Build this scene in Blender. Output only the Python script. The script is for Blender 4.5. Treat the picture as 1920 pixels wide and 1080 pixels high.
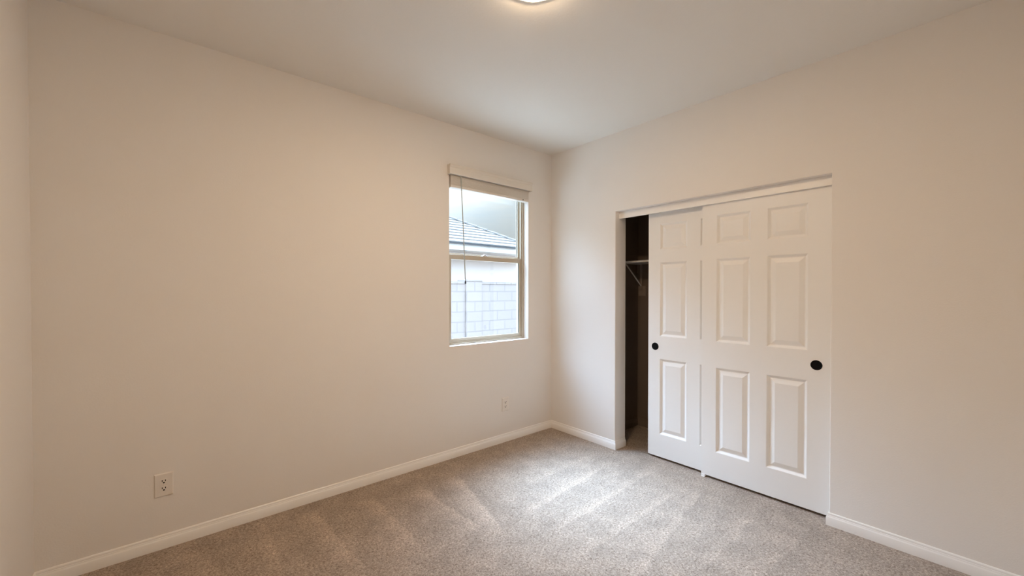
import bpy, bmesh, math, random
from mathutils import Vector, Matrix

sc = bpy.context.scene
for o in list(bpy.data.objects):
    bpy.data.objects.remove(o)
COL = sc.collection
random.seed(7)

# ------------------------------------------------------------------ camera
cd = bpy.data.cameras.new('camera')
cam = bpy.data.objects.new('camera', cd)
COL.objects.link(cam)
cam.location = (-2.9577, -2.8490, 1.3716)
cam.rotation_euler = (math.pi / 2 - 0.01069, 0, -0.70768)
cd.sensor_width = 36.0
cd.lens = 759.05 / 1920 * 36.0
cd.shift_y = 14.98 / 1920
cd.clip_start = 0.02
sc.camera = cam

# ------------------------------------------------------------------ exposure
sc.view_settings.view_transform = 'Standard'
sc.view_settings.look = 'None'
sc.view_settings.exposure = 0.48
sc.view_settings.gamma = 1.0
sc.view_settings.use_curve_mapping = False
sc.cycles.max_bounces = 14
sc.cycles.diffuse_bounces = 8
sc.cycles.glossy_bounces = 4
sc.cycles.transparent_max_bounces = 12
sc.cycles.sample_clamp_indirect = 6.0
sc.cycles.caustics_reflective = False
sc.cycles.caustics_refractive = False
sc.cycles.use_denoising = True

# ------------------------------------------------------------------ sky: thin bright cloud, brightest round the veiled sun,
# which stands fairly high on the window's side of the house
SKY_LOW = 0.36                                # plain sky near the horizon
SKY_HIGH = 10.0                               # and overhead
SUN_GLOW = 84.0                               # peak of the veiled sun's wide glow
GLOW_AZ, GLOW_EL, GLOW_SIG = math.radians(5), math.radians(51), math.radians(14)
w = bpy.data.worlds.new('sky')
sc.world = w
w.use_nodes = True
nt = w.node_tree
nt.nodes.clear()
N = nt.nodes.new
L = nt.links.new
out = N('ShaderNodeOutputWorld')
bg = N('ShaderNodeBackground')
tc = N('ShaderNodeTexCoord')
dot = N('ShaderNodeVectorMath')
dot.operation = 'DOT_PRODUCT'
dot.inputs[1].default_value = (math.sin(GLOW_AZ) * math.cos(GLOW_EL), math.cos(GLOW_AZ) * math.cos(GLOW_EL), math.sin(GLOW_EL))
L(tc.outputs['Generated'], dot.inputs[0])


def wmath(op, a, b_=None):
    n = N('ShaderNodeMath')
    n.operation = op
    for i, v in enumerate((a, b_)):
        if v is None:
            continue
        if isinstance(v, (int, float)):
            n.inputs[i].default_value = v
        else:
            L(v, n.inputs[i])
    return n.outputs[0]


# exp(-(1-cos)/(sigma^2)) : a soft round glow
glow = wmath('EXPONENT', wmath('DIVIDE', wmath('SUBTRACT', dot.outputs['Value'], 1.0), GLOW_SIG ** 2))
sp_ = N('ShaderNodeSeparateXYZ')
L(tc.outputs['Generated'], sp_.inputs[0])
mr = N('ShaderNodeMapRange')                  # cloud thins and brightens with height
mr.interpolation_type = 'SMOOTHSTEP'
mr.inputs['From Min'].default_value = 0.25
mr.inputs['From Max'].default_value = 0.55
mr.inputs['To Min'].default_value = SKY_LOW
mr.inputs['To Max'].default_value = SKY_HIGH
L(sp_.outputs['Z'], mr.inputs['Value'])
strength = wmath('ADD', wmath('MULTIPLY', glow, SUN_GLOW), mr.outputs[0])
mp = N('ShaderNodeMapping')
mp.inputs['Scale'].default_value = (1, 1, 4.5)
L(tc.outputs['Generated'], mp.inputs[0])
nz = N('ShaderNodeTexNoise')
nz.inputs['Scale'].default_value = 3.2
nz.inputs['Detail'].default_value = 6
nz.inputs['Roughness'].default_value = 0.55
L(mp.outputs[0], nz.inputs['Vector'])
cr = N('ShaderNodeValToRGB')
cr.color_ramp.elements[0].position = 0.40
cr.color_ramp.elements[0].color = (0.72, 0.87, 1.0, 1)
cr.color_ramp.elements[1].position = 0.66
cr.color_ramp.elements[1].color = (0.93, 0.98, 1.0, 1)
L(nz.outputs['Fac'], cr.inputs[0])
tint = N('ShaderNodeMix')                     # the higher sky is bluer than the hazy horizon
tint.data_type = 'RGBA'
tint.blend_type = 'MULTIPLY'
tint.inputs[7].default_value = (0.70, 0.87, 1.14, 1)
L(wmath('DIVIDE', mr.outputs[0], SKY_HIGH), tint.inputs[0])
L(cr.outputs[0], tint.inputs[6])
L(tint.outputs[2], bg.inputs['Color'])
L(strength, bg.inputs['Strength'])
L(bg.outputs[0], out.inputs[0])
w.cycles.sampling_method = 'MANUAL'
w.cycles.sample_map_resolution = 512

LAMP = 122.0                                  # radiance of the ceiling lamp's diffuser
LAMP_COL = (1.0, 0.745, 0.485)


# ------------------------------------------------------------------ materials
def new_mat(name):
    m = bpy.data.materials.new(name)
    m.use_nodes = True
    return m, m.node_tree, m.node_tree.nodes['Principled BSDF']


def mat_plain(name, col, rough=0.5, metal=0.0, spec=0.5):
    m, t, b = new_mat(name)
    b.inputs['Base Color'].default_value = (*col, 1)
    b.inputs['Roughness'].default_value = rough
    b.inputs['Metallic'].default_value = metal
    b.inputs['Specular IOR Level'].default_value = spec
    # faint procedural unevenness so that no surface is perfectly flat
    tcn = t.nodes.new('ShaderNodeTexCoord')
    n = t.nodes.new('ShaderNodeTexNoise')
    n.inputs['Scale'].default_value = 60
    n.inputs['Detail'].default_value = 2
    t.links.new(tcn.outputs['Object'], n.inputs['Vector'])
    bp = t.nodes.new('ShaderNodeBump')
    bp.inputs['Strength'].default_value = 0.02
    bp.inputs['Distance'].default_value = 0.002
    t.links.new(n.outputs['Fac'], bp.inputs['Height'])
    t.links.new(bp.outputs[0], b.inputs['Normal'])
    return m


def mat_paint(name, col, rough=0.75, scale=140, strength=0.12):
    """painted drywall with an orange-peel texture"""
    m, t, b = new_mat(name)
    b.inputs['Base Color'].default_value = (*col, 1)
    b.inputs['Roughness'].default_value = rough
    b.inputs['Specular IOR Level'].default_value = 0.25
    tcn = t.nodes.new('ShaderNodeTexCoord')
    n = t.nodes.new('ShaderNodeTexNoise')
    n.inputs['Scale'].default_value = scale
    n.inputs['Detail'].default_value = 3
    t.links.new(tcn.outputs['Object'], n.inputs['Vector'])
    bp = t.nodes.new('ShaderNodeBump')
    bp.inputs['Strength'].default_value = strength
    bp.inputs['Distance'].default_value = 0.004
    t.links.new(n.outputs['Fac'], bp.inputs['Height'])
    t.links.new(bp.outputs[0], b.inputs['Normal'])
    return m


M_WALL = mat_paint('wall_paint', (0.80, 0.765, 0.725))
M_CEIL = mat_paint('ceiling_paint', (0.80, 0.77, 0.72), scale=90, strength=0.15)
M_TRIM = mat_plain('trim_enamel', (0.86, 0.84, 0.81), 0.35)
M_DOOR = mat_plain('door_enamel', (0.84, 0.825, 0.80), 0.42)
M_VINYL = mat_plain('almond_vinyl', (0.50, 0.43, 0.33), 0.4)
M_EDGE_SHADE_TIP = mat_plain('edge_shade_and_tip', (0.03, 0.04, 0.045), 0.6)  # painted shading at the glass edge, also the dark wand tip
M_BLIND = mat_plain('blind_vinyl', (0.74, 0.69, 0.62), 0.4)
M_WAND = mat_plain('wand_plastic', (0.42, 0.45, 0.43), 0.25)
M_PLATE = mat_plain('outlet_plastic', (0.80, 0.755, 0.70), 0.3)
M_SLOT = mat_plain('outlet_slots', (0.006, 0.004, 0.003), 0.8)
M_BLACK = mat_plain('black_metal', (0.003, 0.003, 0.003), 0.6, 0.0, 0.12)
M_WHITE_METAL = mat_plain('white_metal', (0.75, 0.74, 0.72), 0.35)
M_DARK_BACKING = mat_plain('dark_backing', (0.10, 0.062, 0.036), 0.7)  # unseen door backs, dark to cut light bouncing in the closet

# lamp diffuser
M_LAMP, t, b = new_mat('lamp_diffuser')
b.inputs['Base Color'].default_value = (0.9, 0.88, 0.84, 1)
b.inputs['Emission Color'].default_value = (*LAMP_COL, 1)
b.inputs['Emission Strength'].default_value = LAMP

# window glass: clear pane, faint reflection
M_GLASS = bpy.data.materials.new('window_glass')
M_GLASS.use_nodes = True
t = M_GLASS.node_tree
t.nodes.clear()
o_ = t.nodes.new('ShaderNodeOutputMaterial')
mx = t.nodes.new('ShaderNodeMixShader')
tr = t.nodes.new('ShaderNodeBsdfTransparent')
tr.inputs[0].default_value = (0.96, 0.985, 0.98, 1)
gl = t.nodes.new('ShaderNodeBsdfGlossy')
gl.inputs['Roughness'].default_value = 0.02
lw = t.nodes.new('ShaderNodeLayerWeight')      # the same reflectance from both faces of the pane
pw_ = t.nodes.new('ShaderNodeMath')
pw_.operation = 'POWER'
pw_.inputs[1].default_value = 5.0
ma_ = t.nodes.new('ShaderNodeMath')
ma_.operation = 'MULTIPLY_ADD'
ma_.inputs[1].default_value = 0.9
ma_.inputs[2].default_value = 0.035
t.links.new(lw.outputs['Facing'], pw_.inputs[0])
t.links.new(pw_.outputs[0], ma_.inputs[0])
t.links.new(ma_.outputs[0], mx.inputs[0])
t.links.new(tr.outputs[0], mx.inputs[1])
t.links.new(gl.outputs[0], mx.inputs[2])
t.links.new(mx.outputs[0], o_.inputs[0])


def mat_carpet():
    m, t, b = new_mat('carpet_pile')
    N = t.nodes.new
    L = t.links.new
    b.inputs['Roughness'].default_value = 0.95
    b.inputs['Specular IOR Level'].default_value = 0.1
    b.inputs['Sheen Weight'].default_value = 0.15
    b.inputs['Sheen Roughness'].default_value = 0.6
    geo = N('ShaderNodeTexCoord')
    n1 = N('ShaderNodeTexNoise')
    n1.inputs['Scale'].default_value = 105
    n1.inputs['Detail'].default_value = 4
    n1.inputs['Roughness'].default_value = 0.68
    n1.inputs['Distortion'].default_value = 0.9
    L(geo.outputs['Object'], n1.inputs['Vector'])
    n2 = N('ShaderNodeTexNoise')
    n2.inputs['Scale'].default_value = 7
    n2.inputs['Detail'].default_value = 3
    L(geo.outputs['Object'], n2.inputs['Vector'])
    ramp = N('ShaderNodeValToRGB')
    e = ramp.color_ramp.elements
    e[0].position = 0.33
    e[0].color = (0.175, 0.118, 0.081, 1)
    e[1].position = 0.68
    e[1].color = (0.62, 0.495, 0.392, 1)
    L(n1.outputs['Fac'], ramp.inputs[0])
    # brushed streaks left by a vacuum cleaner: pile lying the other way
    sep = N('ShaderNodeSeparateXYZ')
    wob = N('ShaderNodeTexNoise')
    wob.inputs['Scale'].default_value = 9
    wob.inputs['Detail'].default_value = 4
    L(geo.outputs['Object'], wob.inputs['Vector'])
    sub = N('ShaderNodeVectorMath')
    sub.operation = 'MULTIPLY_ADD'
    sub.inputs[1].default_value = (0.06, 0.06, 0)
    L(wob.outputs['Color'], sub.inputs[0])
    L(geo.outputs['Object'], sub.inputs[2])
    shf = N('ShaderNodeVectorMath')
    shf.operation = 'SUBTRACT'
    shf.inputs[1].default_value = (0.03, 0.03, 0)
    L(sub.outputs[0], shf.inputs[0])
    L(shf.outputs[0], sep.inputs[0])

    def math_(op, a, bb, clamp=False):
        n = N('ShaderNodeMath')
        n.operation = op
        n.use_clamp = clamp
        for i, v in enumerate((a, bb)):
            if v is None:
                continue
            if isinstance(v, (int, float)):
                n.inputs[i].default_value = v
            else:
                L(v, n.inputs[i])
        return n.outputs[0]
    total = None
    for (x0, y0), (x1, y1), wid, amt in STROKES:
        dx, dy = x1 - x0, y1 - y0
        ln = math.hypot(dx, dy)
        dx, dy = dx / ln, dy / ln
        X = math_('SUBTRACT', sep.outputs['X'], x0)
        Y = math_('SUBTRACT', sep.outputs['Y'], y0)
        s = math_('ADD', math_('MULTIPLY', X, dx), math_('MULTIPLY', Y, dy))
        d = math_('ADD', math_('MULTIPLY', X, dy), math_('MULTIPLY', Y, -dx))

        def mrange(v, a, b_, c=0.0, dd=1.0):
            r = N('ShaderNodeMapRange')
            r.interpolation_type = 'SMOOTHSTEP'
            r.inputs['From Min'].default_value = a
            r.inputs['From Max'].default_value = b_
            r.inputs['To Min'].default_value = c
            r.inputs['To Max'].default_value = dd
            L(v, r.inputs['Value'])
            return r.outputs[0]
        # crisp on one side, fading on the other, as a vacuum stroke does
        near = mrange(d, -0.012, 0.012)
        far = mrange(d, 0.0, wid, 1.0, 0.0)
        ends = math_('MULTIPLY', mrange(s, -0.05, 0.12), mrange(s, ln - 0.15, ln + 0.08, 1.0, 0.0))
        k = math_('MULTIPLY', math_('MULTIPLY', near, far), math_('MULTIPLY', ends, amt))
        total = k if total is None else math_('MAXIMUM', total, k)
    # patchy: modulate with large noise
    patch = N('ShaderNodeMapRange')
    patch.inputs['From Min'].default_value = 0.3
    patch.inputs['From Max'].default_value = 0.7
    patch.inputs['To Min'].default_value = 0.86
    patch.inputs['To Max'].default_value = 1.12
    L(n2.outputs['Fac'], patch.inputs['Value'])
    gain = math_('MULTIPLY', math_('ADD', total, 1.0), patch.outputs[0])
    mul = N('ShaderNodeVectorMath')
    mul.operation = 'SCALE'
    L(ramp.outputs[0], mul.inputs[0])
    L(gain, mul.inputs['Scale'])
    L(mul.outputs[0], b.inputs['Base Color'])
    bp = N('ShaderNodeBump')
    bp.inputs['Strength'].default_value = 0.75
    bp.inputs['Distance'].default_value = 0.012
    L(n1.outputs['Fac'], bp.inputs['Height'])
    L(bp.outputs[0], b.inputs['Normal'])
    return m


# vacuum strokes on the carpet: (start, end, width of the brushed band, strength)
STROKES = [
    ((-1.321, -0.344), (-1.496, -1.094), 0.16, 0.30),
    ((-1.600, -0.327), (-1.572, -1.029), 0.16, 0.28),
    ((-1.905, -0.220), (-1.922, -0.947), 0.16, 0.26),
    ((-2.257, -0.102), (-2.211, -0.887), 0.16, 0.25),
    ((-2.517, -0.118), (-2.519, -0.674), 0.16, 0.20),
    ((-2.805, -0.133), (-2.773, -0.456), 0.14, 0.15),
    ((-0.176, -0.742), (-0.961, -0.750), 0.10, 0.14),
    ((-0.310, -0.932), (-1.290, -1.026), 0.085, 0.22),
    ((-0.129, -1.212), (-1.289, -1.271), 0.085, 0.22),
    ((-0.323, -1.499), (-1.336, -1.504), 0.085, 0.22),
    ((-0.153, -1.595), (-1.228, -1.777), 0.10, 0.22),
    ((-0.202, -1.949), (-1.013, -1.961), 0.10, 0.18),
    ((-0.290, -2.191), (-0.759, -2.179), 0.10, 0.15),
]
M_CARPET = mat_carpet()


def mat_block():
    m, t, b = new_mat('concrete_block')
    N = t.nodes.new
    L = t.links.new
    tcn = N('ShaderNodeTexCoord')
    sp = N('ShaderNodeSeparateXYZ')
    cm = N('ShaderNodeCombineXYZ')
    L(tcn.outputs['Object'], sp.inputs[0])
    L(sp.outputs['X'], cm.inputs['X'])
    L(sp.outputs['Z'], cm.inputs['Y'])
    br = N('ShaderNodeTexBrick')
    br.inputs['Color1'].default_value = (0.235, 0.186, 0.162, 1)
    br.inputs['Color2'].default_value = (0.222, 0.177, 0.154, 1)
    br.inputs['Mortar'].default_value = (0.188, 0.150, 0.131, 1)
    br.inputs['Scale'].default_value = 1.0
    br.inputs['Brick Width'].default_value = 0.406
    br.inputs['Row Height'].default_value = 0.203
    br.inputs['Mortar Size'].default_value = 0.011
    L(cm.outputs[0], br.inputs['Vector'])
    L(br.outputs['Color'], b.inputs['Base Color'])
    b.inputs['Roughness'].default_value = 0.9
    bp = N('ShaderNodeBump')
    bp.invert = True
    bp.inputs['Strength'].default_value = 0.6
    bp.inputs['Distance'].default_value = 0.01
    L(br.outputs['Fac'], bp.inputs['Height'])
    L(bp.outputs[0], b.inputs['Normal'])
    return m


M_BLOCK = mat_block()
M_STUCCO = mat_paint('stucco', (0.54, 0.45, 0.39), 0.9, 40, 0.4)
M_TILE = mat_paint('roof_tile', (0.165, 0.145, 0.128), 0.85, 25, 0.3)
M_FASCIA = mat_plain('fascia_paint', (0.42, 0.37, 0.33), 0.6)
M_GUTTER = mat_plain('dark_drip_edge', (0.05, 0.055, 0.06), 0.6)
M_GROUND = mat_paint('gravel', (0.42, 0.38, 0.33), 0.95, 30, 0.8)


# ------------------------------------------------------------------ mesh helpers
def box(bm, x0, x1, y0, y1, z0, z1, bev=0.0, seg=2):
    vs = [bm.verts.new((x, y, z)) for x in (x0, x1) for y in (y0, y1) for z in (z0, z1)]
    q = [(0, 1, 3, 2), (4, 6, 7, 5), (0, 4, 5, 1), (2, 3, 7, 6), (0, 2, 6, 4), (1, 5, 7, 3)]
    fs = [bm.faces.new([vs[i] for i in f]) for f in q]
    if bev > 0:
        es = list({e for f in fs for e in f.edges})
        bmesh.ops.bevel(bm, geom=es, offset=bev, segments=seg, profile=0.5, affect='EDGES')
    return fs


def prism(bm, prof, axis, a, b):
    """extrude a closed 2-D profile along an axis: prof points are the other two coordinates in x,y,z order"""
    def P(u, v, s):
        return {'x': (s, u, v), 'y': (u, s, v), 'z': (u, v, s)}[axis]
    A = [bm.verts.new(P(u, v, a)) for u, v in prof]
    B = [bm.verts.new(P(u, v, b)) for u, v in prof]
    n = len(prof)
    bm.faces.new(A)
    bm.faces.new(B[::-1])
    for i in range(n):
        bm.faces.new([A[i], B[i], B[(i + 1) % n], A[(i + 1) % n]])


def lathe(bm, prof, seg=48, mat=Matrix.Identity(4)):
    """prof: (radius, z) from one end to the other, closed with caps where radius is 0"""
    rings = []
    for r, z in prof:
        if r < 1e-6:
            rings.append([bm.verts.new(mat @ Vector((0, 0, z)))])
        else:
            rings.append([bm.verts.new(mat @ Vector((r * math.cos(2 * math.pi * k / seg), r * math.sin(2 * math.pi * k / seg), z)))
                          for k in range(seg)])
    for A, B in zip(rings, rings[1:]):
        for k in range(seg):
            k2 = (k + 1) % seg
            if len(A) == 1 and len(B) == 1:
                continue
            if len(A) == 1:
                bm.faces.new([A[0], B[k], B[k2]])
            elif len(B) == 1:
                bm.faces.new([A[k], B[0], A[k2]])
            else:
                bm.faces.new([A[k], B[k], B[k2], A[k2]])


def tube(bm, pts, r, seg=12):
    pts = [Vector(p) for p in pts]
    rings = []
    for i, p in enumerate(pts):
        d = (pts[min(i + 1, len(pts) - 1)] - pts[max(i - 1, 0)]).normalized()
        a = d.orthogonal().normalized() if i == 0 else (rings_a - d * rings_a.dot(d)).normalized()
        rings_a = a
        c = d.cross(a)
        rr = r[i] if isinstance(r, (list, tuple)) else r
        rings.append([bm.verts.new(p + (a * math.cos(2 * math.pi * k / seg) + c * math.sin(2 * math.pi * k / seg)) * rr) for k in range(seg)])
    for A, B in zip(rings, rings[1:]):
        for k in range(seg):
            bm.faces.new([A[k], A[(k + 1) % seg], B[(k + 1) % seg], B[k]])
    bm.faces.new(rings[0][::-1])
    bm.faces.new(rings[-1])


def obj(name, bm, mat, parent=None, smooth=False):
    bmesh.ops.recalc_face_normals(bm, faces=bm.faces)
    me = bpy.data.meshes.new(name)
    bm.to_mesh(me)
    bm.free()
    me.materials.append(mat)
    if smooth:
        for p in me.polygons:
            p.use_smooth = True
        me.set_sharp_from_angle(angle=math.radians(35))
    o = bpy.data.objects.new(name, me)
    COL.objects.link(o)
    if parent is not None:
        o.parent = parent
    return o


def tag(o, label=None, cat=None, group=None, kind=None):
    if label:
        o['label'] = label
    if cat:
        o['category'] = cat
    if group:
        o['group'] = group
    if kind:
        o['kind'] = kind
    return o


def thing(name, loc, label, cat, group=None, kind=None):
    o = bpy.data.objects.new(name, None)
    o.empty_display_size = 0.1
    COL.objects.link(o)
    o.location = loc
    return tag(o, label, cat, group, kind)


BM = bmesh.new

# ------------------------------------------------------------------ room shell
RX0, RX1 = -3.428, 0.0          # west wall, closet wall
RY0, RY1 = -3.14, 0.0           # wall behind the camera, window wall
H = 2.74
WX0, WX1, WZ0, WZ1 = -1.192, -0.314, 0.922, 2.385   # window opening
CY0, CY1, CZ1 = -2.262, -0.768, 2.064               # closet opening
T = 0.15


def slab_with_hole(us, zs, hole_cells, to_xyz, thick, bev):
    """front grid at depth 0, back grid at depth thick, one hole; rounded front edges round the hole"""
    bm = BM()
    F = {}
    Bk = {}
    for i, u in enumerate(us):
        for j, z in enumerate(zs):
            F[i, j] = bm.verts.new(to_xyz(u, z, 0))
            Bk[i, j] = bm.verts.new(to_xyz(u, z, thick))
    cells = [(i, j) for i in range(len(us) - 1) for j in range(len(zs) - 1) if (i, j) not in hole_cells]
    edge_count = {}
    for i, j in cells:
        c = [(i, j), (i + 1, j), (i + 1, j + 1), (i, j + 1)]
        bm.faces.new([F[k] for k in c])
        bm.faces.new([Bk[k] for k in c[::-1]])
        for a, b2 in zip(c, c[1:] + c[:1]):
            edge_count.setdefault(frozenset((a, b2)), []).append((a, b2))
    hole_edges = []
    hc = set()
    for i, j in hole_cells:
        c = [(i, j), (i + 1, j), (i + 1, j + 1), (i, j + 1)]
        for a, b2 in zip(c, c[1:] + c[:1]):
            hc.add(frozenset((a, b2)))
    for k, v in edge_count.items():
        if len(v) == 1:
            a, b2 = v[0]
            bm.faces.new([F[a], Bk[a], Bk[b2], F[b2]])
            if k in hc:
                hole_edges.append((F[a], F[b2]))
    if bev > 0:
        es = [bm.edges.get(p) for p in hole_edges]
        bmesh.ops.bevel(bm, geom=[e for e in es if e], offset=bev, segments=4, profile=0.5, affect='EDGES')
    return bm


o = obj('wall_north', slab_with_hole([RX0 - T, WX0, WX1, RX1 + 0.75], [0, WZ0, WZ1, H], {(1, 1)},
                                     lambda u, z, d: (u, RY1 + d, z), T, 0.006), M_WALL, smooth=True)
tag(o, 'long off-white wall with the single window and two outlets', 'wall', kind='structure')
o = obj('wall_east', slab_with_hole([RY0 - T, CY0, CY1, RY1], [0, CZ1, H], {(1, 0)},
                                    lambda u, z, d: (RX1 + d, u, z), T, 0.006), M_WALL, smooth=True)
tag(o, 'off-white wall with the closet opening and its sliding doors', 'wall', kind='structure')
bm = BM()
box(bm, RX0 - T, RX0, RY0 - T, RY1, 0, H)
tag(obj('wall_west', bm, M_WALL), 'sliver of off-white wall at the far left edge', 'wall', kind='structure')
bm = BM()
box(bm, RX0, RX1, RY0 - T, RY0, 0, H)
tag(obj('wall_south', bm, M_WALL), 'plain off-white wall behind the viewpoint', 'wall', kind='structure')
bm = BM()
box(bm, RX0 - T, RX1 + 0.95, RY0 - T, RY1 + T, H, H + 0.15)
tag(obj('ceiling', bm, M_CEIL), 'flat off-white textured ceiling', 'ceiling', kind='structure')
bm = BM()
box(bm, RX0 - T, RX1 + 0.95, RY0 - T, RY1 + T, -0.12, 0)
tag(obj('floor', bm, M_CARPET), 'beige cut-pile carpet with vacuum streaks', 'carpet floor', kind='structure')

# baseboards: flat face, cove and bead on top
BH, BT = 0.074, 0.013
PROF = [(0, 0), (BT, 0), (BT, 0.047), (BT - 0.002, 0.051), (BT - 0.0055, 0.056), (BT - 0.0055, 0.059),
        (BT - 0.007, 0.0605), (BT - 0.007, 0.067), (BT - 0.0085, 0.072), (BT - 0.011, BH), (0, BH)]


def base_run(bm, p0, p1, nrm, m0=0, m1=0):
    """baseboard from p0 to p1 along a wall, nrm into the room; m = +1 outside mitre, -1 inside mitre"""
    p0, p1, nrm = Vector((*p0, 0)), Vector((*p1, 0)), Vector((*nrm, 0))
    d = (p1 - p0).normalized()
    A = [bm.verts.new(p0 + nrm * u + Vector((0, 0, z)) - d * u * m0) for u, z in PROF]
    B = [bm.verts.new(p1 + nrm * u + Vector((0, 0, z)) + d * u * m1) for u, z in PROF]
    n = len(PROF)
    bm.faces.new(A)
    bm.faces.new(B[::-1])
    for i in range(n):
        bm.faces.new([A[i], B[i], B[(i + 1) % n], A[(i + 1) % n]])


bm = BM()
base_run(bm, (RX0, 0), (RX1, 0), (0, -1), -1, -1)
tag(obj('baseboard_north', bm, M_TRIM, smooth=True), 'white baseboard along the window wall', 'baseboard', kind='structure')
bm = BM()
base_run(bm, (0, 0), (0, CY1), (-1, 0), -1, 1)
base_run(bm, (0, CY1), (0.145, CY1), (0, -1), 1, 0)
base_run(bm, (0, CY0), (0, RY0), (-1, 0), 1, -1)
base_run(bm, (0, CY0), (0.06, CY0), (0, 1), 1, 0)
tag(obj('baseboard_east', bm, M_TRIM, smooth=True), 'white baseboard along the closet wall, wrapping into the opening', 'baseboard', kind='structure')
bm = BM()
base_run(bm, (RX0, RY0), (RX0, 0), (1, 0), -1, -1)
tag(obj('baseboard_west', bm, M_TRIM, smooth=True), 'white baseboard along the far left wall', 'baseboard', kind='structure')
bm = BM()
base_run(bm, (RX0, RY0), (RX1, RY0), (0, 1), -1, -1)
tag(obj('baseboard_south', bm, M_TRIM, smooth=True), 'white baseboard behind the viewpoint', 'baseboard', kind='structure')

# ------------------------------------------------------------------ window
win = thing('window_1', (0.5 * (WX0 + WX1), 0.1, WZ0), 'almond single-hung window in the left wall', 'window', kind='structure')
wl = Vector(win.location)


def wbox(bm, x0, x1, y0, y1, z0, z1, bev=0.0):
    box(bm, x0 - wl.x, x1 - wl.x, y0 - wl.y, y1 - wl.y, z0 - wl.z, z1 - wl.z, bev)


def rect_ring(bm, x0, x1, z0, z1, wl_, wr, wb, wt, y0, y1, bev=0.0015):
    wbox(bm, x0, x0 + wl_, y0, y1, z0, z1, bev)
    wbox(bm, x1 - wr, x1, y0, y1, z0, z1, bev)
    wbox(bm, x0 + wl_, x1 - wr, y0, y1, z0, z0 + wb, bev)
    wbox(bm, x0 + wl_, x1 - wr, y0, y1, z1 - wt, z1, bev)


bm = BM()
e_ = 0.001
rect_ring(bm, WX0 + e_, WX1 - e_, WZ0 + e_, WZ1 - e_, 0.018, 0.018, 0.014, 0.02, 0.064, 0.143, 0.002)
rect_ring(bm, WX0 + 0.019, WX1 - 0.019, WZ0 + 0.0152, WZ1 - 0.022, 0.016, 0.010, 0.012, 0.02, 0.074, 0.143, 0.002)
obj('window_frame', bm, M_VINYL, win)
MEET0, MEET1 = 1.643, 1.698
bm = BM()       # fixed upper light: slim stops round the glass
rect_ring(bm, WX0 + 0.036, WX1 - 0.030, MEET1 - 0.02, WZ1 - 0.043, 0.02, 0.012, 0.024, 0.012, 0.104, 0.135, 0.0015)
up = obj('upper_sash', bm, M_VINYL, win)
bm = BM()
wbox(bm, WX0 + 0.05, WX1 - 0.038, 0.117, 0.121, MEET1, WZ1 - 0.05)
obj('glass_pane', bm, M_GLASS, up)
bm = BM()
rect_ring(bm, WX0 + 0.036, WX1 - 0.030, WZ0 + 0.0275, MEET1 - 0.01, 0.028, 0.020, 0.024, 0.042, 0.078, 0.1035, 0.002)
lo = obj('lower_sash', bm, M_VINYL, win)
bm = BM()
wbox(bm, WX0 + 0.06, WX1 - 0.046, 0.088, 0.092, WZ0 + 0.046, MEET0 + 0.006)
obj('glass_pane', bm, M_GLASS, lo)
bm = BM()       # dark strips that paint the frame's shading along the glass edge
for (a, b2, c, d2, y) in ((WX0 + 0.0642, WX1 - 0.0502, WZ0 + 0.0518, MEET0 + 0.0025, 0.0875), (WX0 + 0.0563, WX1 - 0.0423, MEET1 + 0.0042, WZ1 - 0.0555, 0.1165)):
    wbox(bm, b2 - 0.003, b2, y, y + 0.005, c, d2)
    wbox(bm, a, a + 0.0015, y, y + 0.005, c, d2)
    wbox(bm, a + 0.0015, b2 - 0.003, y, y + 0.005, c, c + 0.0015)
obj('glass_edge_shade', bm, M_EDGE_SHADE_TIP, win)
bm = BM()
lx = -0.765
wbox(bm, lx - 0.03, lx + 0.03, 0.0795, 0.1025, MEET1 - 0.0098, MEET1 - 0.004, 0.002)
wbox(bm, lx - 0.016, lx + 0.012, 0.077, 0.098, MEET1 - 0.004, MEET1 + 0.004, 0.003)
wbox(bm, lx - 0.024, lx - 0.006, 0.070, 0.086, MEET1 - 0.002, MEET1 + 0.006, 0.003)
obj('sash_lock', bm, M_WHITE_METAL, win)['label'] = 'white sash lock'

# ------------------------------------------------------------------ raised faux-wood blind
bl = thing('window_blind', (0.5 * (WX0 + WX1), -0.02, 2.225), 'off-white horizontal blind pulled up to the top of the window', 'blind')
bo = Vector(bl.location)
bx0, bx1 = WX0 + 0.006, WX1 - 0.006


def bbox(bm, x0, x1, y0, y1, z0, z1, bev=0.0):
    box(bm, x0 - bo.x, x1 - bo.x, y0 - bo.y, y1 - bo.y, z0 - bo.z, z1 - bo.z, bev)


bm = BM()       # valance: moulded board with two short returns
vp = [(-0.034, 2.326), (-0.038, 2.328), (-0.040, 2.334), (-0.040, 2.378), (-0.044, 2.384), (-0.047, 2.392), (-0.047, 2.404),
      (-0.030, 2.404), (-0.030, 2.326)]
vx0, vx1 = -1.212, -0.300
prism(bm, [(u - bo.y, v - bo.z) for u, v in vp], 'x', vx0 - bo.x, vx1 - bo.x)
for a, b2 in ((vx0, vx0 + 0.010), (vx1 - 0.010, vx1)):
    bbox(bm, a, b2, -0.030, -0.0005, 2.326, 2.404)
obj('valance', bm, M_BLIND, bl)
bm = BM()
bbox(bm, bx0, bx1, -0.012, 0.044, 2.335, 2.380, 0.002)
obj('headrail', bm, M_WHITE_METAL, bl)
bm = BM()
bbox(bm, bx0, bx1, -0.012, 0.040, 2.225, 2.247, 0.003)
br_ = obj('bottom_rail', bm, M_BLIND, bl)
n_slats = 20
zs0 = 2.2475
for k in range(n_slats):
    bm = BM()
    z = zs0 + k * 0.00415
    bbox(bm, bx0 + 0.001, bx1 - 0.001, -0.011 + random.uniform(-0.0012, 0.0012), 0.039, z, z + 0.0034, 0.0008)
    obj('slat', bm, M_BLIND, bl)
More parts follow.
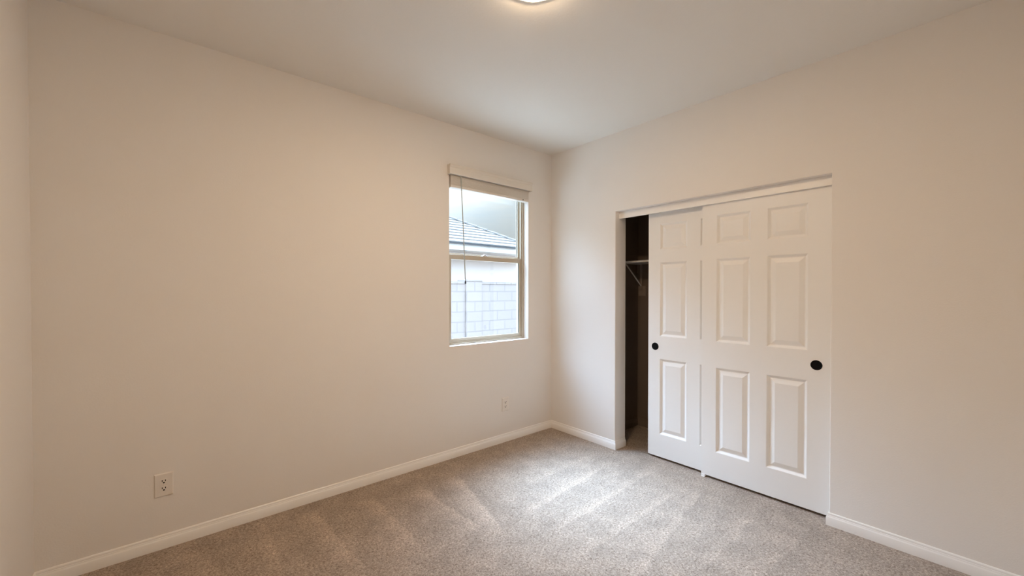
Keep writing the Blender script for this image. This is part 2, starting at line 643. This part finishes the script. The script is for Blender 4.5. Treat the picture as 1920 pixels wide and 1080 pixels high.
bm = BM()
tube(bm, [(-0.395 - bo.x, -0.0128 - bo.y, 2.236 - bo.z), (-0.395 - bo.x, -0.0165 - bo.y, 2.236 - bo.z)], 0.0045)
obj('cord_plug', bm, M_SLOT, bl)['label'] = 'dark round plug near the right end'
bm = BM()
tube(bm, [(-1.106 - bo.x, -0.02 - bo.y, 2.335 - bo.z), (-1.104 - bo.x, -0.032 - bo.y, 2.322 - bo.z), (-1.102 - bo.x, -0.035 - bo.y, 2.30 - bo.z),
          (-1.057 - bo.x, -0.030 - bo.y, 1.455 - bo.z)], [0.003, 0.003, 0.0042, 0.0042])
wd = obj('tilt_wand', bm, M_WAND, bl, smooth=True)
bm = BM()
tube(bm, [(-1.0575 - bo.x, -0.0301 - bo.y, 1.463 - bo.z), (-1.0567 - bo.x, -0.030 - bo.y, 1.448 - bo.z), (-1.056 - bo.x, -0.030 - bo.y, 1.436 - bo.z)], [0.0050, 0.0068, 0.0052])
obj('wand_tip', bm, M_EDGE_SHADE_TIP, wd, smooth=True)

# ------------------------------------------------------------------ outlets
def copy_tree(o, parent=None):
    c = o.copy()
    COL.objects.link(c)
    if parent is not None:
        c.parent = parent
    for ch in list(o.children):
        copy_tree(ch, c)
    return c


out1 = thing('wall_outlet', (-2.972, 0, 0.340), 'off-white duplex outlet low on the left wall, away from the window', 'outlet', 'duplex outlets on the window wall')
bm = BM()
pw, ph = 0.0395, 0.0615
prof = [(pw, 0), (pw, -0.002), (pw - 0.004, -0.0065), (0, -0.0075)]
A = []
for hw, hh, y in ((pw, ph, 0), (pw, ph, -0.0025), (pw - 0.004, ph - 0.004, -0.0065)):
    A.append([bm.verts.new((sx * hw, y, sz * hh)) for sx, sz in ((-1, -1), (1, -1), (1, 1), (-1, 1))])
for P, Q in zip(A, A[1:]):
    for k in range(4):
        bm.faces.new([P[k], P[(k + 1) % 4], Q[(k + 1) % 4], Q[k]])
bm.faces.new(A[-1])
bm.faces.new(A[0][::-1])
obj('cover_plate', bm, M_PLATE, out1)
for s in (1, -1):
    bm = BM()
    pts = []
    for k in range(32):         # round face with flat top and bottom
        a = 2 * math.pi * k / 32
        pts.append((0.0172 * math.cos(a), max(-0.0135, min(0.0135, 0.0172 * math.sin(a)))))
    Fv = [bm.verts.new((x, -0.0085, s * 0.0195 + z)) for x, z in pts]
    Bv = [bm.verts.new((x, -0.0060, s * 0.0195 + z)) for x, z in pts]
    bm.faces.new(Fv)
    bm.faces.new(Bv[::-1])
    for k in range(32):
        bm.faces.new([Fv[k], Fv[(k + 1) % 32], Bv[(k + 1) % 32], Bv[k]])
    rc = obj('receptacle', bm, M_PLATE, out1)
    bm = BM()
    zc = s * 0.0195
    box(bm, -0.0083, -0.0048, -0.0089, -0.0080, zc - 0.001, zc + 0.0085)
    box(bm, 0.0048, 0.0083, -0.0089, -0.0080, zc + 0.000, zc + 0.0080)
    lathe(bm, [(0, 0.0080), (0.0040, 0.0080), (0.0040, 0.0089), (0, 0.0089)], 16,
          Matrix.Translation((0, 0, zc - 0.0068)) @ Matrix.Rotation(math.pi / 2, 4, 'X'))
    obj('plug_slots', bm, M_SLOT, rc)
bm = BM()
lathe(bm, [(0, 0.0060), (0.003, 0.0060), (0.003, 0.0078), (0.0015, 0.0084), (0, 0.0084)], 16, Matrix.Rotation(math.pi / 2, 4, 'X'))
obj('screw', bm, M_PLATE, out1, smooth=True)
out2 = copy_tree(out1)
out2.location = (-0.603, 0, 0.342)
out2['label'] = 'off-white duplex outlet below the window, near the room corner'

# ------------------------------------------------------------------ ceiling lamp
lamp = thing('ceiling_lamp', (-1.719, -1.551, H), 'round white flush ceiling lamp, lit warm', 'ceiling lamp')
bm = BM()
lathe(bm, [(0.119, -0.009), (0.128, -0.009), (0.134, -0.005), (0.134, -0.001), (0.119, -0.001), (0.119, -0.009)], 64)
obj('trim_ring', bm, M_TRIM, lamp, smooth=True)
bm = BM()
lathe(bm, [(0, -0.003), (0.1185, -0.003), (0.1185, -0.009), (0.1125, -0.0147), (0.0965, -0.0205), (0.0625, -0.0250), (0.03, -0.0267), (0, -0.0272)], 64)
obj('diffuser', bm, M_LAMP, lamp, smooth=True)

# ------------------------------------------------------------------ closet: header, sliding doors, interior
bm = BM()
box(bm, 0.050, 0.066, CY0 + 0.001, CY1 - 0.001, 2.006, CZ1 - 0.0005, 0.002)
tag(obj('trim_1', bm, M_TRIM), 'white header board across the top of the closet opening', 'trim', kind='structure')

DW, DH, DT = 0.776, 2.012, 0.033
PU = [0.102, 0.328, 0.428, 0.654]
PZ = [0.186, 0.804, 0.989, 1.592, 1.696, 1.906]


def sliding_door(name, x_face, y_left, label, pull_u):
    """moulded six-panel door; u runs from the left edge towards -y, face towards -x"""
    d = thing(name, (x_face, y_left, 0.018), label, 'sliding door', 'sliding closet doors', 'structure')

    def P(u, z, dep):
        return (dep, -u, z)
    bm = BM()
    us = [0.0] + PU + [DW]
    zs = [0.0] + PZ + [DH]
    V = {(i, j): bm.verts.new(P(u, z, 0)) for i, u in enumerate(us) for j, z in enumerate(zs)}
    W = {(i, j): bm.verts.new(P(us[i], zs[j], DT)) for i in (0, 5) for j in range(8)}
    W.update({(i, j): bm.verts.new(P(us[i], zs[j], DT)) for i in range(1, 5) for j in (0, 7)})
    for i in range(5):
        for j in range(7):
            if i in (1, 3) and j in (1, 3, 5):
                continue
            bm.faces.new([V[i, j], V[i + 1, j], V[i + 1, j + 1], V[i, j + 1]])
    for j in range(7):
        bm.faces.new([V[0, j], V[0, j + 1], W[0, j + 1], W[0, j]])
        bm.faces.new([V[5, j], W[5, j], W[5, j + 1], V[5, j + 1]])
    for i in range(5):
        bm.faces.new([V[i, 0], W[i, 0], W[i + 1, 0], V[i + 1, 0]])
        bm.faces.new([V[i, 7], V[i + 1, 7], W[i + 1, 7], W[i, 7]])
    loop = [W[i, 0] for i in range(6)] + [W[5, j] for j in range(1, 8)] + [W[i, 7] for i in range(4, -1, -1)] + [W[0, j] for j in range(6, 0, -1)]
    bm.faces.new(loop)
    obj('door_slab', bm, M_DOOR, d)
    bm = BM()
    box(bm, DT, DT + 0.003, -DW + 0.001, -0.001, 0.001, DH - 0.001)  # added backing, out of view, darkens the closet interior
    obj('unseen_backing', bm, M_DARK_BACKING, d)['label'] = 'unseen dark backing added to soak up light in the closet'
    for i in (1, 3):
        for j in (1, 3, 5):
            bm = BM()
            rings = []
            for ins, dep in ((0, 0), (0.0025, 0.0008), (0.005, 0.0028), (0.0145, 0.0115), (0.017, 0.0128), (0.021, 0.0128), (0.047, 0.0035), (0.050, 0.0028)):
                rings.append([bm.verts.new(P(u, z, dep)) for u, z in ((us[i] + ins, zs[j] + ins), (us[i + 1] - ins, zs[j] + ins),
                                                                       (us[i + 1] - ins, zs[j + 1] - ins), (us[i] + ins, zs[j + 1] - ins))])
            for A, B in zip(rings, rings[1:]):
                for k in range(4):
                    bm.faces.new([A[k], A[(k + 1) % 4], B[(k + 1) % 4], B[k]])
            bm.faces.new(rings[-1])
            obj('panel', bm, M_DOOR, d)
    bm = BM()
    rot = Matrix.Translation(P(pull_u, 0.903, 0)) @ Matrix.Rotation(-math.pi / 2, 4, 'Y')
    lathe(bm, [(0.0305, -0.0005), (0.0305, 0.0012), (0.029, 0.0022), (0.026, 0.0022), (0.0245, 0.0010), (0.024, 0.0004), (0, 0.0002)], 40, rot)
    obj('finger_pull', bm, M_BLACK, d, smooth=True)['label'] = 'black round finger pull'
    return d


sliding_door('door_1', 0.1105, -1.019, 'rear white six-panel sliding door, half hidden, beside the dark gap', 0.062)
sliding_door('door_2', 0.070, -1.481, 'front white six-panel sliding door, fully visible, closing the right side', 0.699)
bm = BM()
box(bm, 0.058, 0.150, -1.512, -1.486, 0.0, 0.005, 0.001)
box(bm, 0.062, 0.067, -1.512, -1.486, 0.005, 0.020, 0.001)
box(bm, 0.1062, 0.1098, -1.512, -1.486, 0.005, 0.020, 0.001)
tag(obj('door_guide', bm, M_TRIM), 'small white plastic floor guide under the sliding doors', 'door guide')

CX1, CYA, CYB = 0.735, -0.525, -2.55
M_CLOSET = mat_paint('closet_shade_taupe', (0.20, 0.15, 0.115), 0.85)  # base colour set dark to put the gap's shade into closet surfaces
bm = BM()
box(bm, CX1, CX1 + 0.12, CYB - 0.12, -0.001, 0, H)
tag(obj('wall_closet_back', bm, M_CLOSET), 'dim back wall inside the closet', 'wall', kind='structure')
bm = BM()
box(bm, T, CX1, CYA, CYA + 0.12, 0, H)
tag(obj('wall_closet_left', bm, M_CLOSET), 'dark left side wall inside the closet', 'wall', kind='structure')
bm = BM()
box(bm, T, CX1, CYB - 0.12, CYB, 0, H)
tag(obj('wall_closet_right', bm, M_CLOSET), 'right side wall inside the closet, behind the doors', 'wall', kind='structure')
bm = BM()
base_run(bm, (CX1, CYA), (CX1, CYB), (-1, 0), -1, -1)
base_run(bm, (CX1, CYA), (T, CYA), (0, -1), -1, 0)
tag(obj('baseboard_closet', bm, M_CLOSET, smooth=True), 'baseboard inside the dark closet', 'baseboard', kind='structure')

bm = BM()
box(bm, CX1 - 0.305, CX1 - 0.0005, CYB + 0.001, CYA - 0.001, 1.648, 1.666, 0.002)
sh = thing('closet_shelf', (CX1, CYA, 1.648), 'white shelf seen through the dark gap of the closet', 'shelf')
ob = obj('shelf_board', bm, M_TRIM, sh)
ob.matrix_parent_inverse = Matrix.Translation(-sh.location)
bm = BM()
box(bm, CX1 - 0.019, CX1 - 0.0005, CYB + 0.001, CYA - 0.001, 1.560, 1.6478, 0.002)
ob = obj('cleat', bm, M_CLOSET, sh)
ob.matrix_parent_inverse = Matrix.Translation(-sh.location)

M_PLATE2 = mat_plain('plate_shade_taupe', (0.30, 0.235, 0.185), 0.6)  # bracket tone darkened to carry the closet's shade in its colour
bk = thing('shelf_bracket', (CX1, -0.585, 1.33), 'metal bracket bracing the closet shelf inside the gap', 'bracket')


def bobj(name, bm, m):
    ob = obj(name, bm, m, bk)
    ob.matrix_parent_inverse = Matrix.Translation(-bk.location)
    return ob


bm = BM()
box(bm, CX1 - 0.004, CX1 - 0.0005, -0.615, -0.535, 1.330, 1.430, 0.001)
bobj('base_plate', bm, M_PLATE2)
bm = BM()
box(bm, CX1 - 0.0235, CX1 - 0.0195, -0.5875, -0.5625, 1.40, 1.6475, 0.001)
bobj('upright', bm, M_PLATE2)
bm = BM()
box(bm, CX1 - 0.295, CX1 - 0.0235, -0.5825, -0.5675, 1.643, 1.6475, 0.001)
bobj('arm', bm, M_WHITE_METAL)
bm = BM()
tube(bm, [(CX1 - 0.285, -0.575, 1.636), (CX1 - 0.145, -0.575, 1.528), (CX1 - 0.022, -0.575, 1.432)], 0.0065)
bobj('brace', bm, M_WHITE_METAL)

# ------------------------------------------------------------------ outdoors
GZ = -0.25
bm = BM()
box(bm, -40, 60, 0.16, 60, GZ - 0.2, GZ)
tag(obj('ground', bm, M_GROUND), 'gravel side yard outside the window', 'ground', kind='structure')

FY, FZ = 3.9, 1.574
fen = thing('block_wall', (2.0, FY, GZ), 'pale grey concrete block fence outside the lower window pane', 'fence')
bm = BM()
# object origin sits on a block joint so that the courses line up with the top
z0 = 0.0
box(bm, -12.0, 12.0, 0.0, 0.15, z0, FZ - 0.05 - GZ)
wb = obj('block_courses', bm, M_BLOCK, fen)
bm = BM()
for k in range(-29, 30):
    box(bm, k * 0.406 + 0.004 - 0.03, k * 0.406 + 0.402 - 0.03, -0.012, 0.162, FZ - 0.05 - GZ + 0.002, FZ - GZ + 0.004, 0.004, 1)
obj('cap_course', bm, M_BLOCK, fen)
bm = BM()
px = 0.5 * (1.594 + 1.971) - 2.0
box(bm, px - 0.195, px + 0.195, -0.035, 0.27, 0, FZ + 0.0 - GZ, 0.004, 1)
box(bm, px - 0.203, px + 0.203, -0.042, 0.28, FZ + 0.0 - GZ, FZ + 0.045 - GZ, 0.006, 1)
obj('pilaster', bm, M_BLOCK, fen)

# neighbouring house with a tiled hip roof
EY, EZ, EX, SL = 5.3, 2.545, 4.85, 0.52
hs = thing('neighbor_house', (0, EY + 0.45, GZ), 'white stucco house with tiled hip roof beyond the block fence', 'house')
hx, hy_, hz = hs.location


def hobj(name, bm, m):
    ob = obj(name, bm, m, hs)
    ob.matrix_parent_inverse = Matrix.Translation(-hs.location)
    return ob


bm = BM()
box(bm, EX - 11.5, EX - 0.08, EY + 0.45, EY + 9.5, GZ, EZ - 0.16)
hobj('stucco_wall', bm, M_STUCCO)
bm = BM()
box(bm, EX - 12, EX, EY, EY + 10, EZ - 0.175, EZ - 0.155)
hobj('soffit', bm, M_FASCIA)
bm = BM()
box(bm, EX - 12, EX - 0.02, EY + 0.005, EY + 0.03, EZ - 0.155, EZ - 0.02)
box(bm, EX - 0.03, EX - 0.005, EY + 0.005, EY + 10, EZ - 0.155, EZ - 0.02)
hobj('fascia', bm, M_FASCIA)
bm = BM()
box(bm, EX - 12, EX, EY - 0.03, EY + 0.004, EZ - 0.03, EZ - 0.004)
hobj('drip_edge', bm, M_GUTTER)
# tile courses: each course a stepped wedge, clipped at the hip
bm = BM()
ex = 0.20
n = 23
for k in range(n):
    ya, yb = EY - 0.04 + k * ex, EY - 0.04 + (k + 1) * ex + 0.03
    za, zb = EZ + SL * k * ex, EZ + SL * ((k + 1) * ex + 0.03)
    th = 0.028
    xa, xb = EX + 0.04 - k * ex, EX + 0.04 - (k + 1) * ex - 0.03
    xl = EX - 12 + k * ex
    A = [(xl, ya, za), (xa, ya, za), (xb, yb, zb - 0.018), (xl, yb, zb - 0.018)]
    lo_ = [bm.verts.new((x, y, z)) for x, y, z in A]
    hi_ = [bm.verts.new((x, y, z + (th if i < 2 else 0.012))) for i, (x, y, z) in enumerate(A)]
    bm.faces.new(hi_)
    bm.faces.new(lo_[::-1])
    for i in range(4):
        bm.faces.new([lo_[i], lo_[(i + 1) % 4], hi_[(i + 1) % 4], hi_[i]])
    # the hip end facing +x
    A = [(xa, ya, za), (xa, EY + 10 - k * ex, za), (xb, EY + 10 - (k + 1) * ex, zb - 0.018), (xb, yb, zb - 0.018)]
    lo_ = [bm.verts.new((x, y, z)) for x, y, z in A]
    hi_ = [bm.verts.new((x, y, z + (th if i < 2 else 0.012))) for i, (x, y, z) in enumerate(A)]
    bm.faces.new(hi_)
    bm.faces.new(lo_[::-1])
    for i in range(4):
        bm.faces.new([lo_[i], lo_[(i + 1) % 4], hi_[(i + 1) % 4], hi_[i]])
hobj('tile_roof', bm, M_TILE)
bm = BM()
for k in range(n):
    a = Vector((EX + 0.05 - k * ex, EY - 0.05 + k * ex, EZ + 0.02 + SL * k * ex))
    b2 = Vector((EX + 0.05 - (k + 1.15) * ex, EY - 0.05 + (k + 1.15) * ex, EZ + 0.01 + SL * (k + 1.15) * ex))
    tube(bm, [a, b2], [0.045, 0.035], 10)
hobj('hip_cap', bm, M_TILE)
